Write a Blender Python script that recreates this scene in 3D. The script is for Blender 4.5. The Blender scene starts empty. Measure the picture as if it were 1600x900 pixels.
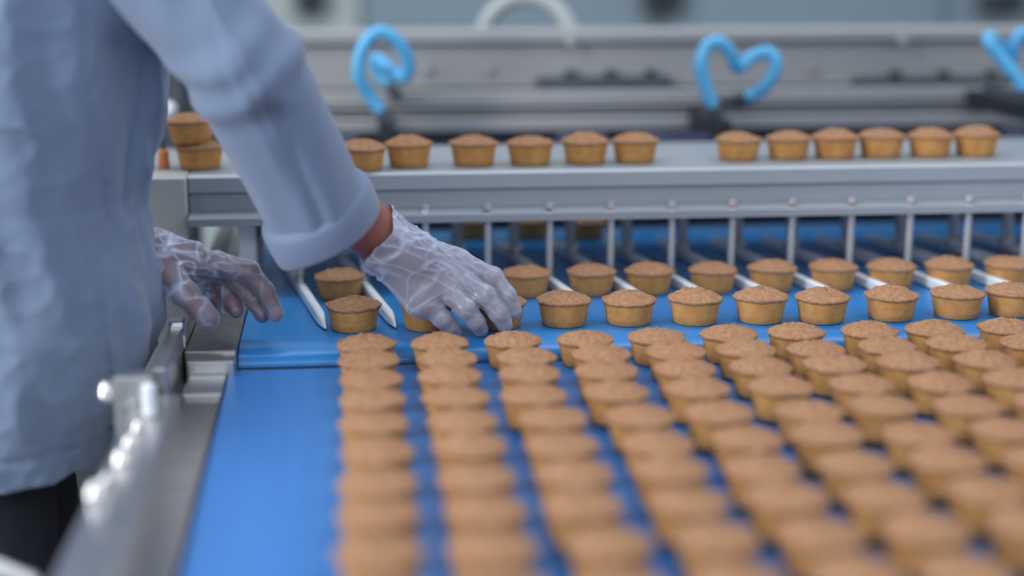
import bpy, math, random
import numpy as np
from mathutils import Vector, Matrix

# ------------------------------------------------------------------ camera, world, light
ZO = 0.90                                   # height of the rear belt above the floor
FPX = 2400.0                                # focal length in pixels of a 1600 px wide frame
PITCH = math.atan(525 / FPX)
YAW = math.atan(265 / FPX * math.cos(PITCH))
ca, sa, cp, sp = math.cos(YAW), math.sin(YAW), math.cos(PITCH), math.sin(PITCH)
CR = np.array([ca, -sa, 0.0]); CF = np.array([sa*cp, ca*cp, -sp]); CU = np.array([sa*sp, ca*sp, cp])
CC = np.array([0, 0, ZO + 0.461])
scene = bpy.context.scene
C = scene.collection
cam_d = bpy.data.cameras.new('camera'); cam = bpy.data.objects.new('camera', cam_d); C.objects.link(cam)
cam.matrix_world = Matrix(((CR[0], CU[0], -CF[0], CC[0]), (CR[1], CU[1], -CF[1], CC[1]), (CR[2], CU[2], -CF[2], CC[2]), (0, 0, 0, 1)))
cam_d.sensor_width = 36.0; cam_d.lens = FPX / 1600 * 36
cam_d.dof.use_dof = True; cam_d.dof.focus_distance = 1.92; cam_d.dof.aperture_fstop = 1.05
cam_d.clip_start = 0.05
scene.camera = cam

world = bpy.data.worlds.new('world'); scene.world = world; world.use_nodes = True
world.node_tree.nodes['Background'].inputs[0].default_value = (0.80, 0.88, 1.0, 1)
world.node_tree.nodes['Background'].inputs[1].default_value = 0.72

def area(name, loc, target, sx, sy, watt, col=(1, 1, 1)):
    l = bpy.data.lights.new(name, 'AREA'); l.shape = 'RECTANGLE'; l.size = sx; l.size_y = sy; l.energy = watt; l.color = col
    o = bpy.data.objects.new(name, l); C.objects.link(o); o.location = loc
    o.rotation_euler = (Vector(target) - Vector(loc)).to_track_quat('-Z', 'Y').to_euler()
area('ceiling_light_rear', (0.3, 2.5, 3.8), (0.3, 2.2, 0.9), 5.0, 0.8, 52, (0.95, 0.98, 1))
area('left_key_light', (-3.0, 0.2, 2.5), (0.3, 1.8, 0.9), 0.8, 4.0, 150, (1, 0.97, 0.93))  # unseen light from the left, set low to brighten the cake sides
area('front_fill_light', (0.6, -1.4, 3.0), (0.4, 1.2, 0.9), 5.0, 0.6, 38, (0.97, 0.98, 1))  # added fill from the front, no fixture behind it

vs = scene.view_settings
vs.view_transform = 'Standard'; vs.look = 'None'; vs.exposure = 0.0; vs.gamma = 1.0; vs.use_curve_mapping = False

# ------------------------------------------------------------------ helpers
def ray(x, y): return CR*(x-800)/FPX + CU*(450-y)/FPX + CF
def pl(x, y, z):
    r = ray(x, y); t = (z + ZO - CC[2]) / r[2]; return CC + r*t
def dp(x, y, zc): return CC + ray(x, y)*zc
rnd = random.Random(7)

def lin(r, g, b):
    f = lambda c: (c/255/12.92) if c/255 <= 0.04045 else ((c/255+0.055)/1.055)**2.4
    return (f(r), f(g), f(b), 1.0)

def mat(name, base, rough=0.5, metal=0.0, spec=0.5, var=None, vscale=8, vstretch=(1, 1, 1), bump=0.0, bscale=200, bstretch=(1, 1, 1), bdist=0.001,
        rvar=0.0, sheen=0.0, sss=0.0, extra=None):
    m = bpy.data.materials.new(name); m.use_nodes = True
    nt = m.node_tree; N = nt.nodes; L = nt.links; b = N['Principled BSDF']
    b.inputs['Base Color'].default_value = base; b.inputs['Roughness'].default_value = rough
    b.inputs['Metallic'].default_value = metal; b.inputs['Specular IOR Level'].default_value = spec
    if sheen: b.inputs['Sheen Weight'].default_value = sheen; b.inputs['Sheen Roughness'].default_value = 0.6
    if sss:
        b.inputs['Subsurface Weight'].default_value = sss; b.inputs['Subsurface Radius'].default_value = (0.012, 0.004, 0.002); b.inputs['Subsurface Scale'].default_value = 1.0
    tc = N.new('ShaderNodeTexCoord')
    def noise(scale, stretch, detail=5):
        mp = N.new('ShaderNodeMapping'); mp.inputs['Scale'].default_value = stretch
        L.new(tc.outputs['Object'], mp.inputs['Vector'])
        n = N.new('ShaderNodeTexNoise'); n.inputs['Scale'].default_value = scale; n.inputs['Detail'].default_value = detail
        L.new(mp.outputs[0], n.inputs['Vector']); return n
    if var:
        n = noise(vscale, vstretch); rp = N.new('ShaderNodeValToRGB')
        rp.color_ramp.elements[0].position = 0.3; rp.color_ramp.elements[1].position = 0.7
        rp.color_ramp.elements[0].color = base; rp.color_ramp.elements[1].color = var
        L.new(n.outputs['Fac'], rp.inputs['Fac']); L.new(rp.outputs[0], b.inputs['Base Color'])
        if rvar:
            mr = N.new('ShaderNodeMapRange'); mr.inputs['To Min'].default_value = rough - rvar; mr.inputs['To Max'].default_value = rough + rvar
            L.new(n.outputs['Fac'], mr.inputs['Value']); L.new(mr.outputs[0], b.inputs['Roughness'])
    if bump:
        n = noise(bscale, bstretch, 6); bp = N.new('ShaderNodeBump'); bp.inputs['Strength'].default_value = bump; bp.inputs['Distance'].default_value = bdist
        L.new(n.outputs['Fac'], bp.inputs['Height']); L.new(bp.outputs[0], b.inputs['Normal'])
    return m

M = {}
M['floor'] = mat('floor_grey', lin(120, 122, 122), 0.6, var=lin(104, 108, 110), vscale=2)
M['wall'] = mat('wall_paint', lin(128, 146, 158), 0.7, var=lin(120, 138, 152), vscale=0.7)
M['wall_lit'] = mat('wall_lit_panel', lin(172, 184, 184), 0.6, var=lin(160, 174, 176), vscale=1.2)
M['belt'] = mat('blue_belt', lin(60, 126, 200), 0.36, spec=0.5, var=lin(54, 118, 192), vscale=6, vstretch=(6, .5, 1), rvar=0.06, bump=0.12, bscale=1500, bdist=0.0002)
M['belt_rear'] = mat('blue_belt_rear', lin(38, 128, 198), 0.30, spec=0.5, var=lin(32, 118, 190), vscale=6, vstretch=(6, .5, 1), rvar=0.06, bump=0.1, bscale=1500, bdist=0.0002)
M['steel'] = mat('brushed_steel', (0.64, 0.65, 0.66, 1), 0.34, 1.0, var=(0.52, 0.53, 0.54, 1), vscale=14, vstretch=(1, 4, 4), rvar=0.08, bump=0.1, bscale=60, bstretch=(1, 12, 12), bdist=0.0003)
M['steel_dark'] = mat('worn_steel', (0.60, 0.575, 0.54, 1), 0.30, 1.0, var=(0.44, 0.43, 0.41, 1), vscale=22, vstretch=(1, 2.5, 1), rvar=0.10, bump=0.15, bscale=50, bstretch=(10, 1, 10), bdist=0.0003)
M['beam'] = mat('satin_aluminium', lin(158, 166, 174), 0.45, 0.35, var=lin(150, 158, 167), vscale=5, vstretch=(1, 4, 4), rvar=0.05, bump=0.08, bscale=60, bstretch=(1, 12, 12), bdist=0.0003)
M['post'] = mat('pale_post', lin(182, 188, 196), 0.35, 0.3, var=lin(172, 178, 188), vscale=30)
M['chrome'] = mat('polished_steel', (0.86, 0.86, 0.86, 1), 0.09, 1.0, var=(0.72, 0.72, 0.73, 1), vscale=40)
M['machine'] = mat('machine_grey', lin(150, 152, 156), 0.45, 0.0, var=lin(140, 143, 148), vscale=4)
M['machine_dark'] = mat('machine_dark', lin(74, 82, 92), 0.5, 0.2, var=lin(62, 70, 80), vscale=9)
M['slot'] = mat('black_slot', lin(36, 42, 50), 0.5, var=lin(28, 33, 40), vscale=20)
M['hose'] = mat('blue_hose', lin(84, 170, 218), 0.3, var=lin(74, 160, 210), vscale=30)
M['pale_plate'] = mat('pale_plate', lin(188, 190, 188), 0.45, 0.1, var=lin(180, 182, 181), vscale=6)
M['clearhose'] = mat('pale_hose', lin(156, 165, 168), 0.3, var=lin(148, 158, 161), vscale=14)
M['cup'] = mat('cake_side', lin(208, 158, 98), 0.85, spec=0.2, var=lin(186, 132, 78), vscale=70, bump=0.7, bscale=900, bdist=0.0020)
M['crust'] = mat('cake_crust', lin(192, 152, 120), 0.9, spec=0.15, var=lin(168, 122, 90), vscale=200, bump=1.0, bscale=650, bdist=0.0035)
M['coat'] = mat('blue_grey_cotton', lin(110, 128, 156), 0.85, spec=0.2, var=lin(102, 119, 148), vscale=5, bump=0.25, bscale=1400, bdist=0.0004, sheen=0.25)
def add_dark_patch(m, centre, size):
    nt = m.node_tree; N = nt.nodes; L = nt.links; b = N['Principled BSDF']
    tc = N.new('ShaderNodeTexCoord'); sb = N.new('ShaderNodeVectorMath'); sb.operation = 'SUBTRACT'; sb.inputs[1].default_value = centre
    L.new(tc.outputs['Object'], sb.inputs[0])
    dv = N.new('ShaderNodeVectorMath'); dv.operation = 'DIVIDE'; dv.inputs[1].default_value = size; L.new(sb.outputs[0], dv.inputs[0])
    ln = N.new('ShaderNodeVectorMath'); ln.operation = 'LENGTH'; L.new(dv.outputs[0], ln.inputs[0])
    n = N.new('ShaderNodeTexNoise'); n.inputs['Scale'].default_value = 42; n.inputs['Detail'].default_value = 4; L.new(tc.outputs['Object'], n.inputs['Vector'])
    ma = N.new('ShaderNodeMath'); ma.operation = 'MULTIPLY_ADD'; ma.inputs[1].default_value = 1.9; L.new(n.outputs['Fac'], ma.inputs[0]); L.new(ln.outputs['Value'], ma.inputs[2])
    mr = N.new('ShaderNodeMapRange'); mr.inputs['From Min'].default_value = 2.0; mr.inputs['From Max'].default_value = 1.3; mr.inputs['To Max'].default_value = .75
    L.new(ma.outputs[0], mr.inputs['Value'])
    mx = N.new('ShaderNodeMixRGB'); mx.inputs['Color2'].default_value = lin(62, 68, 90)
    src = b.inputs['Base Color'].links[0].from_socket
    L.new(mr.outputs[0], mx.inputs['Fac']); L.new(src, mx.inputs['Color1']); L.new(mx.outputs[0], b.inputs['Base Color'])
add_dark_patch(M['coat'], tuple(dp(418, 172, 1.605)), (.036, .06, .020))  # noise-edged darker patch on the sleeve near the elbow
M['trousers'] = mat('charcoal_cotton', lin(46, 48, 56), 0.9, spec=0.2, var=lin(38, 40, 48), vscale=10, bump=0.2, bscale=900, bdist=0.0005)
M['skin'] = mat('skin', lin(150, 102, 90), 0.5, spec=0.35, var=lin(140, 88, 80), vscale=30, bump=0.15, bscale=500, bdist=0.0006, sss=0.15)
M['shoe'] = mat('white_shoe', lin(200, 200, 200), 0.5, var=lin(188, 188, 190), vscale=20)
M['cap'] = mat('white_cap', lin(225, 228, 230), 0.8, var=lin(214, 218, 222), vscale=10)
M['orange'] = mat('orange_reflection', lin(205, 122, 62), 0.5, var=lin(190, 108, 50), vscale=40)
M['white'] = mat('white_plastic', lin(226, 232, 238), 0.35, var=lin(214, 222, 230), vscale=20)
M['lilac'] = mat('lilac_grey_plastic', lin(134, 138, 168), 0.4, var=lin(122, 126, 158), vscale=20)

def glove_mat(name, facing, crease):
    m = bpy.data.materials.new(name); m.use_nodes = True
    nt = m.node_tree; N = nt.nodes; L = nt.links
    N.remove(N['Principled BSDF']); out = N['Material Output']
    tc = N.new('ShaderNodeTexCoord')
    at = N.new('ShaderNodeAttribute'); at.attribute_name = 'fold'
    n = N.new('ShaderNodeTexNoise'); n.inputs['Scale'].default_value = 60; n.inputs['Detail'].default_value = 3; n.inputs['Distortion'].default_value = 2.0
    L.new(tc.outputs['Object'], n.inputs['Vector'])
    bp = N.new('ShaderNodeBump'); bp.inputs['Strength'].default_value = 0.6; bp.inputs['Distance'].default_value = 0.0012
    L.new(n.outputs['Fac'], bp.inputs['Height'])
    tr = N.new('ShaderNodeBsdfTransparent'); tr.inputs[0].default_value = (0.93, 0.95, 0.98, 1)
    df = N.new('ShaderNodeBsdfPrincipled'); df.inputs['Base Color'].default_value = lin(196, 208, 235); df.inputs['Roughness'].default_value = 0.16
    df.inputs['Specular IOR Level'].default_value = 0.8
    L.new(bp.outputs[0], df.inputs['Normal'])
    lw = N.new('ShaderNodeFresnel'); lw.inputs['IOR'].default_value = 1.5
    mr = N.new('ShaderNodeMapRange'); mr.inputs['From Min'].default_value = 0.03; mr.inputs['From Max'].default_value = 0.5
    mr.inputs['To Min'].default_value = facing; mr.inputs['To Max'].default_value = 0.95
    L.new(lw.outputs[0], mr.inputs['Value'])
    ad = N.new('ShaderNodeMath'); ad.operation = 'MULTIPLY_ADD'; ad.inputs[1].default_value = crease; ad.use_clamp = True
    L.new(at.outputs['Fac'], ad.inputs[0]); L.new(mr.outputs[0], ad.inputs[2])
    mx = N.new('ShaderNodeMixShader'); L.new(ad.outputs[0], mx.inputs[0]); L.new(tr.outputs[0], mx.inputs[1]); L.new(df.outputs[0], mx.inputs[2])
    L.new(mx.outputs[0], out.inputs[0])
    return m
M['glove'] = glove_mat('clear_film_reflecting', .40, .34); M['glove_plain'] = glove_mat('clear_film', .16, .50)  # same film twice; right hand's bluish reflection put into the higher opacity

def link(name, me, parent=None, m=None):
    o = bpy.data.objects.new(name, me); C.objects.link(o)
    if m is not None and me is not None and not me.materials: me.materials.append(m)
    if parent is not None:
        o.parent = parent; o.matrix_parent_inverse = parent.matrix_world.inverted() if parent.type != 'EMPTY' else Matrix.Translation(-parent.location)
    return o
def mesh(name, v, f, smooth=False, angle=None):
    me = bpy.data.meshes.new(name); me.from_pydata([tuple(map(float, p)) for p in v], [], f); me.update()
    if smooth:
        me.polygons.foreach_set('use_smooth', [True]*len(me.polygons))
        if angle:
            me.set_sharp_from_angle(angle=math.radians(angle))
    return me
def thing(name, label, cat, loc=(0, 0, 0), group=None):
    o = bpy.data.objects.new(name, None); C.objects.link(o); o.location = loc; o.empty_display_size = 0.05
    return tag(o, label, cat, group)
def tag(o, label, cat, group=None):
    o['label'] = label; o['category'] = cat
    if group: o['group'] = group
    return o
class MB:
    def __init__(s): s.v = []; s.f = []
    def add(s, v, f):
        n = len(s.v); s.v += [tuple(p) for p in v]; s.f += [tuple(i+n for i in q) for q in f]; return s
    def box(s, x0, x1, y0, y1, z0, z1, b=0.0015):
        b = min(b, (x1-x0)*.3, (y1-y0)*.3, (z1-z0)*.3)
        # chamfered box: three loops of corners per axis
        v = []; idx = {}
        for sx in (0, 1):
            for sy in (0, 1):
                for sz in (0, 1):
                    X = (x0, x1)[sx]; Y = (y0, y1)[sy]; Z = (z0, z1)[sz]
                    dx = b if sx == 0 else -b; dy = b if sy == 0 else -b; dz = b if sz == 0 else -b
                    for ax, p in enumerate(((X, Y+dy, Z+dz), (X+dx, Y, Z+dz), (X+dx, Y+dy, Z))):
                        idx[sx, sy, sz, ax] = len(v); v.append(p)
        f = []
        for k in (0, 1):
            f.append([idx[k, a, c, 0] for a, c in ((0, 0), (0, 1), (1, 1), (1, 0))][::(1 if k == 0 else -1)])
            f.append([idx[a, k, c, 1] for a, c in ((0, 0), (1, 0), (1, 1), (0, 1))][::(1 if k == 0 else -1)])
            f.append([idx[a, c, k, 2] for a, c in ((0, 0), (0, 1), (1, 1), (1, 0))][::(1 if k == 0 else -1)])
        for a in (0, 1):
            for c in (0, 1):
                f.append((idx[a, c, 0, 0], idx[a, c, 1, 0], idx[a, c, 1, 1], idx[a, c, 0, 1]))
                f.append((idx[a, 0, c, 0], idx[a, 1, c, 0], idx[a, 1, c, 2], idx[a, 0, c, 2]))
                f.append((idx[0, a, c, 1], idx[1, a, c, 1], idx[1, a, c, 2], idx[0, a, c, 2]))
        for a in (0, 1):
            for c in (0, 1):
                for e in (0, 1): f.append((idx[a, c, e, 0], idx[a, c, e, 1], idx[a, c, e, 2]))
        return s.add(v, f)
    def prism_x(s, prof, x0, x1):                    # profile in (y, z)
        n = len(prof); v = [(x0, y, z) for y, z in prof] + [(x1, y, z) for y, z in prof]
        f = [(i, (i+1) % n, n+(i+1) % n, n+i) for i in range(n)] + [tuple(range(n))[::-1], tuple(range(n, 2*n))]
        return s.add(v, f)
    def prism_y(s, prof, y0, y1):                    # profile in (x, z)
        n = len(prof); v = [(x, y0, z) for x, z in prof] + [(x, y1, z) for x, z in prof]
        f = [(i, n+i, n+(i+1) % n, (i+1) % n) for i in range(n)] + [tuple(range(n)), tuple(range(n, 2*n))[::-1]]
        return s.add(v, f)
    def tube(s, pts, r, seg=12, cap=True):
        pts = [Vector(p) for p in pts]; rs = r if isinstance(r, (list, tuple)) else [r]*len(pts)
        v = []; up = Vector((0.123, 0.31, 0.94))
        for i, p in enumerate(pts):
            t = (pts[min(i+1, len(pts)-1)] - pts[max(i-1, 0)]).normalized()
            a = (up - t*up.dot(t)); a = a.normalized() if a.length > 1e-4 else t.orthogonal().normalized()
            up = a; b = t.cross(a)
            v += [tuple(p + (a*math.cos(k*2*math.pi/seg) + b*math.sin(k*2*math.pi/seg))*rs[i]) for k in range(seg)]
        n = len(pts); f = [(i*seg+k, i*seg+(k+1) % seg, (i+1)*seg+(k+1) % seg, (i+1)*seg+k) for i in range(n-1) for k in range(seg)]
        if cap: f += [tuple(range(seg))[::-1], tuple(range((n-1)*seg, n*seg))]
        return s.add(v, f)
    def lathe(s, prof, c, axis=(0, 0, 1), seg=16):   # profile (r, h) along an axis from c
        ax = Vector(axis).normalized(); a = ax.orthogonal().normalized(); b = ax.cross(a); c = Vector(c)
        v = []
        for r, h in prof: v += [tuple(c + ax*h + (a*math.cos(k*2*math.pi/seg) + b*math.sin(k*2*math.pi/seg))*r) for k in range(seg)]
        n = len(prof); f = [(i*seg+k, i*seg+(k+1) % seg, (i+1)*seg+(k+1) % seg, (i+1)*seg+k) for i in range(n-1) for k in range(seg)]
        f += [tuple(range(seg))[::-1], tuple(range((n-1)*seg, n*seg))]
        return s.add(v, f)
    def build(s, name, m, parent=None, smooth=True, angle=35):
        return link(name, mesh(name, s.v, s.f, smooth, angle), parent, m)
def struct(o): o['kind'] = 'structure'; return o
def Z(z): return z + ZO

# ------------------------------------------------------------------ the hall
fl = struct(MB().box(-7, 8, -3.5, 5.3, -0.1, 0, .0).build('floor', M['floor'], smooth=False)); fl['label'] = 'grey factory floor under the conveyors'
wl = struct(MB().box(-7, 8, 5.2, 5.3, 0, 1.55, .0).build('wall_back', M['wall'], smooth=False)); wl['label'] = 'blue-grey painted wall far behind the machine'
for k, (xa, xb) in enumerate([(-2.4, 0.05), (0.065, 1.05), (1.065, 2.05), (2.065, 3.4)]):
    MB().box(xa, xb, 5.17, 5.2, 0.1, 1.5, .006).build('panel', M['wall_lit'] if k == 0 else M['wall'], wl)  # left panel paler: its brighter lighting is put into the colour

def wall_box(px_, w, h, label):
    p = CC + ray(px_, 4) * ((5.13-CC[1])/ray(px_, 4)[1])
    t = thing('switch_box', label, 'switch box', (p[0], 5.17, p[2]))
    MB().box(p[0]-w/2, p[0]+w/2, 5.09, 5.168, p[2]-h*.4, p[2]+h*.6, .006).build('housing', M['machine_dark'], t)
    MB().box(p[0]-w*.42, p[0]+w*.42, 5.082, 5.091, p[2]-h*.32, p[2]+h*.52, .003).build('cover', M['slot'], t)
    MB().tube([(p[0]+w*.2, 5.13, p[2]+h*.55), (p[0]+w*.2, 5.14, p[2]+h*.6+.2)], .012).build('conduit', M['machine_dark'], t)
wall_box(485, .10, .09, 'dark switch box on the pale wall panel above the sleeve')
wall_box(1035, .13, .08, 'dark switch box on the grey wall above the heart-shaped hose')
wall_box(1565, .15, .07, 'dark switch box on the grey wall at the upper right corner')

# ------------------------------------------------------------------ conveyors
XR = 1.16
def legs(t, ys, xs, ztop):
    for x in xs:
        for y in ys:
            MB().box(x-.022, x+.022, y-.022, y+.022, 0.012, ztop, .003).build('leg', M['steel'], t)
            MB().lathe([(.036, 0), (.036, .008), (.015, .013)], (x, y, 0)).build('foot', M['slot'], t)

fc = thing('front_conveyor', 'near conveyor with wide blue belt and steel edge, carrying the large grid of cakes', 'conveyor', (0.5, 1.0, 0))
prof = []
for (cy, s0) in ((1.766, -1), (0.36, 1)):
    for k in range(9):
        a = math.pi/2 + s0*math.pi*k/8
        prof.append((cy + .015*math.cos(a), Z(-.035) + .015*math.sin(a)))
MB().prism_x(prof[::-1], -.143, XR).build('belt', M['belt'], fc)
MB().box(-.140, XR-.003, .40, 1.74, Z(-.10), Z(-.052), .004).build('bed', M['steel'], fc)
MB().box(-.186, -.1445, .34, 1.66, Z(-.060), Z(-.022), .002).build('side_plate', M['steel_dark'], fc)
MB().box(-.188, -.1445, 1.662, 1.742, Z(-.060), Z(-.017), .002).build('end_plate', M['steel'], fc)
# edge channel: an upturned steel section along the operator side
ch = [(-.230, Z(-.085)), (-.230, Z(-.004)), (-.226, Z(0)), (-.186, Z(.002)), (-.182, Z(-.002)), (-.182, Z(-.024)), (-.187, Z(-.024)), (-.187, Z(-.085))]
MB().prism_y(ch, .34, 1.60).build('side_channel', M['steel'], fc)
MB().box(XR+.004, XR+.05, .34, 1.74, Z(-.085), Z(0), .003).build('side_channel', M['steel'], fc)
MB().box(-.182, XR+.004, .42, .47, Z(-.16), Z(-.1), .003).build('cross_member', M['steel'], fc)
MB().box(-.182, XR+.004, 1.60, 1.65, Z(-.16), Z(-.1), .003).build('cross_member', M['steel'], fc)
legs(fc, (.445, 1.625), (-.155, XR-.03), Z(-.10))
# bracket plate with its bolt, standing against the channel
p0 = dp(176, 590, 1.585); p1 = dp(238, 705, 1.585)
yb = p0[1]
br = MB().box(p0[0], p1[0], yb-.003, yb+.003, p1[2]-.03, p0[2], .0015).build('bracket', M['steel'], fc)
MB().box(p0[0], p1[0], yb+.003, yb+.030, p0[2]-.004, p0[2], .001).build('bracket_lip', M['steel'], br)
pb = dp(203, 640, 1.58)
MB().lathe([(.0105, 0), (.0105, .002), (.0085, .002), (.0088, .007), (.007, .009), (.002, .0095)], (pb[0], yb-.003, pb[2]), (0, -1, 0), 6).build('bolt', M['steel'], br)
for (bx, by, r) in ((165, 606, .0065), (216, 666, .0055), (203, 690, .006), (190, 716, .0078), (167, 748, .0045), (150, 768, .0082)):
    q = pl(bx, by, .008) if bx != 165 else dp(165, 606, 1.57)
    d = MB()
    d.lathe([(r*1.15, -.006 if bx != 165 else -.012), (r*1.15, 0), (r, .001)] + [(r*math.cos(a), .001+r*math.sin(a)) for a in np.linspace(0.15, 1.5, 7)], q)
    d.build('cap_nut', M['chrome'], fc, angle=60)
q = dp(233, 625, 1.555)
MB().tube([(q[0], q[1], q[2]-.0175), (q[0], q[1], q[2]-.015), (q[0], q[1], q[2]+.015), (q[0], q[1], q[2]+.0175)], [.004, .0072, .0072, .004], 16).build('end_tab', M['white'], fc)  # tab's bright reflection put into its colour as plain white
MB().box(q[0]-.005, q[0]+.005, q[1]+.005, q[1]+.03, q[2]-.045, q[2]+.008, .002).build('tab_holder', M['steel'], fc)
# clamp handle low at the operator side, far left corner
q = dp(18, 892, 1.34)
ch_ = thing('clamp_lever', 'blurred pale steel clamp lever low in the near left corner', 'lever', (-.23, q[1], q[2]))
MB().tube([(-.2312, q[1]+.03, q[2]-.09), (q[0]+.012, q[1]+.015, q[2]-.05), (q[0]+.012, q[1]+.004, q[2]-.012), (q[0]-.012, q[1], q[2]), (q[0]-.10, q[1]-.01, q[2])], [.008, .009, .011, .012, .012], 14).build('arm', M['steel'], ch_)
MB().lathe([(.006, -.02), (.014, -.016), (.016, 0), (.014, .016), (.006, .02)], (q[0]-.115, q[1]-.011, q[2]), (1, 0, 0)).build('grip', M['white'], ch_, angle=60)

rc = thing('rear_conveyor', 'far conveyor with bright blue belt running under the metal beam', 'conveyor', (0.5, 2.4, 0))
prof = [(2.70, Z(0)), (1.845, Z(0)), (1.822, Z(-.0008)), (1.806, Z(-.003)), (1.795, Z(-.007)), (1.7875, Z(-.012)), (1.784, Z(-.0175)), (1.7838, Z(-.021)), (1.787, Z(-.024)),
        (1.80, Z(-.028)), (2.70, Z(-.034)), (2.712, Z(-.027)), (2.716, Z(-.017)), (2.712, Z(-.006))]
MB().prism_x(prof, -.134, XR).build('belt', M['belt_rear'], rc)
MB().box(-.13, XR-.004, 1.90, 2.66, Z(-.09), Z(-.036), .003).build('bed', M['steel'], rc)
MB().box(-.196, -.1355, 1.782, 2.69, Z(-.05), Z(.001), .0015).build('deck_plate', M['steel_dark'], rc)
MB().box(-.190, -.1355, 1.745, 1.780, Z(-.05), Z(-.002), .0015).build('end_strip', M['steel'], rc)
rl = MB().box(-.214, -.198, 1.615, 1.80, Z(-.045), Z(.026), .002).build('side_rail', M['steel'], fc)
MB().box(-.2145, -.1965, 1.80, 1.822, Z(-.045), Z(.034), .002).build('rail_block', M['chrome'], rc)
MB().box(-.212, -.1965, 1.822, 2.69, Z(-.06), Z(.020), .002).build('side_rail', M['steel_dark'], rc)
MB().box(XR+.004, XR+.03, 1.80, 2.69, Z(-.06), Z(.02), .002).build('side_rail', M['steel'], rc)
MB().box(-.20, XR+.006, 1.96, 2.0, Z(-.15), Z(-.09), .003).build('cross_member', M['steel'], rc)
MB().box(-.20, XR+.006, 2.60, 2.64, Z(-.15), Z(-.09), .003).build('cross_member', M['steel'], rc)
MB().box(-.132, XR-.002, 2.532, 2.538, Z(.004), Z(.125), .001).build('shade_sheet', M['slot'], rc)  # added dark sheet and posts standing in for the shade under the beam
for gx in (-.15, XR+.01): MB().box(gx-.01, gx+.01, 2.527, 2.543, Z(.0015), Z(.125), .002).build('shade_sheet_post', M['slot'], rc)
legs(rc, (1.98, 2.62), (-.165, XR-.03), Z(-.09))

# ------------------------------------------------------------------ beam with the lane guides
XB0 = pl(300, 268, .161)[0]
bm = thing('guide_beam', 'long satin metal beam over the rear belt with hanging posts and lane guide bars', 'machine beam', (0.5, 2.11, Z(.1)))
PY = 2.098
SZ = .1625
face = [(2.118, Z(SZ+.001)), (2.113, Z(SZ-.003)), (2.112, Z(.140)), (2.119, Z(.135)), (2.119, Z(.113)), (2.084, Z(.107)), (2.084, Z(.097)), (2.175, Z(.097)), (2.175, Z(SZ-.008)), (2.30, Z(SZ-.008)), (2.30, Z(SZ)), (2.125, Z(SZ))]
MB().prism_x(face, XB0, XR+.08).build('beam', M['beam'], bm, angle=20)
MB().box(-.30, XB0-.002, 2.106, 2.17, Z(.072), Z(SZ), .003).build('end_plate', M['pale_plate'], bm)
MB().box(XR+.03, XR+.08, 2.12, 2.17, Z(-.1), Z(.0965), .003).build('support', M['steel'], bm)
MB().box(-.29, -.216, 2.12, 2.165, Z(-.12), Z(.0715), .003).build('support', M['beam'], bm)
RD = -0.16
def xrod(k, y): return -.0315 + .0868*k + RD*(y-1.87)
for k in range(0, 14):
    ye = (1.872 if k < 2 else 1.94) + rnd.uniform(-.004, .004); ys = 2.385
    # flat bar lying on edge with a pointed near end
    d = Vector((RD, 1, 0)).normalized(); n = Vector((d.y, -d.x, 0))
    w = .0055; sec = []
    for (y, hw, z0, z1) in ((ye, .0012, .003, .005), (ye+.022, w*.8, .0025, .0125), (ye+.045, w, .0025, .0155), (ys-.03, w, .0025, .0155), (ys, w*.8, .0035, .0145)):
        c = Vector((xrod(k, y), y, 0))
        sec.append([c-n*hw+Vector((0, 0, Z(z0))), c+n*hw+Vector((0, 0, Z(z0))), c+n*hw+Vector((0, 0, Z(z1-.002))), c+n*hw*.6+Vector((0, 0, Z(z1))), c-n*hw*.6+Vector((0, 0, Z(z1))), c-n*hw+Vector((0, 0, Z(z1-.002)))])
    v = [tuple(p) for s_ in sec for p in s_]; m_ = 6
    f = [(i*m_+j, i*m_+(j+1) % m_, (i+1)*m_+(j+1) % m_, (i+1)*m_+j) for i in range(len(sec)-1) for j in range(m_)] + [tuple(range(m_))[::-1], tuple(range((len(sec)-1)*m_, len(sec)*m_))]
    MB().add(v, f).build('guide_bar', M['white'], bm, angle=30)
    for (y, r, up) in ((PY, .0052, .112), (2.285, .0085, SZ-.0078)):
        x = xrod(k, y)
        ps = MB().tube([(x, y, Z(.008)), (x, y, Z(up if y > 2.2 else .119))], r, 12).build('post', M['post'], bm)
        MB().lathe([(r*1.7, 0), (r*1.7, .010), (r*1.2, .012)], (x, y, Z(.013)), seg=10).build('clamp', M['steel'], ps)
        if y < 2.2:
            MB().lathe([(.0085, 0), (.0085, .0065), (.006, .008)], (x, y, Z(.1062)), seg=6).build('nut', M['chrome'], ps)
x = pl(397, 385, .03)[0]
MB().box(x-.012, x+.012, 2.14, 2.17, Z(.001), Z(.0968), .002).build('support', M['white'], bm)

sh = thing('steel_shelf', 'flat steel shelf behind the beam carrying a loose row of cakes', 'shelf', (0.5, 2.4, Z(.15)))
MB().box(-.62, XR+.25, 2.302, 2.42, Z(SZ-.012), Z(SZ), .002).build('deck', M['beam'], sh)
MB().box(-.62, XB0-.004, 2.172, 2.3005, Z(SZ-.012), Z(SZ), .002).build('deck', M['beam'], sh)
for x in (-.58, XR+.20):
    MB().box(x-.02, x+.02, 2.40, 2.42, 0, Z(SZ-.012), .003).build('leg', M['steel'], sh)
    MB().box(x-.02, x+.02, 2.305, 2.335, 0, Z(SZ-.012), .003).build('leg', M['steel'], sh)

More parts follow.
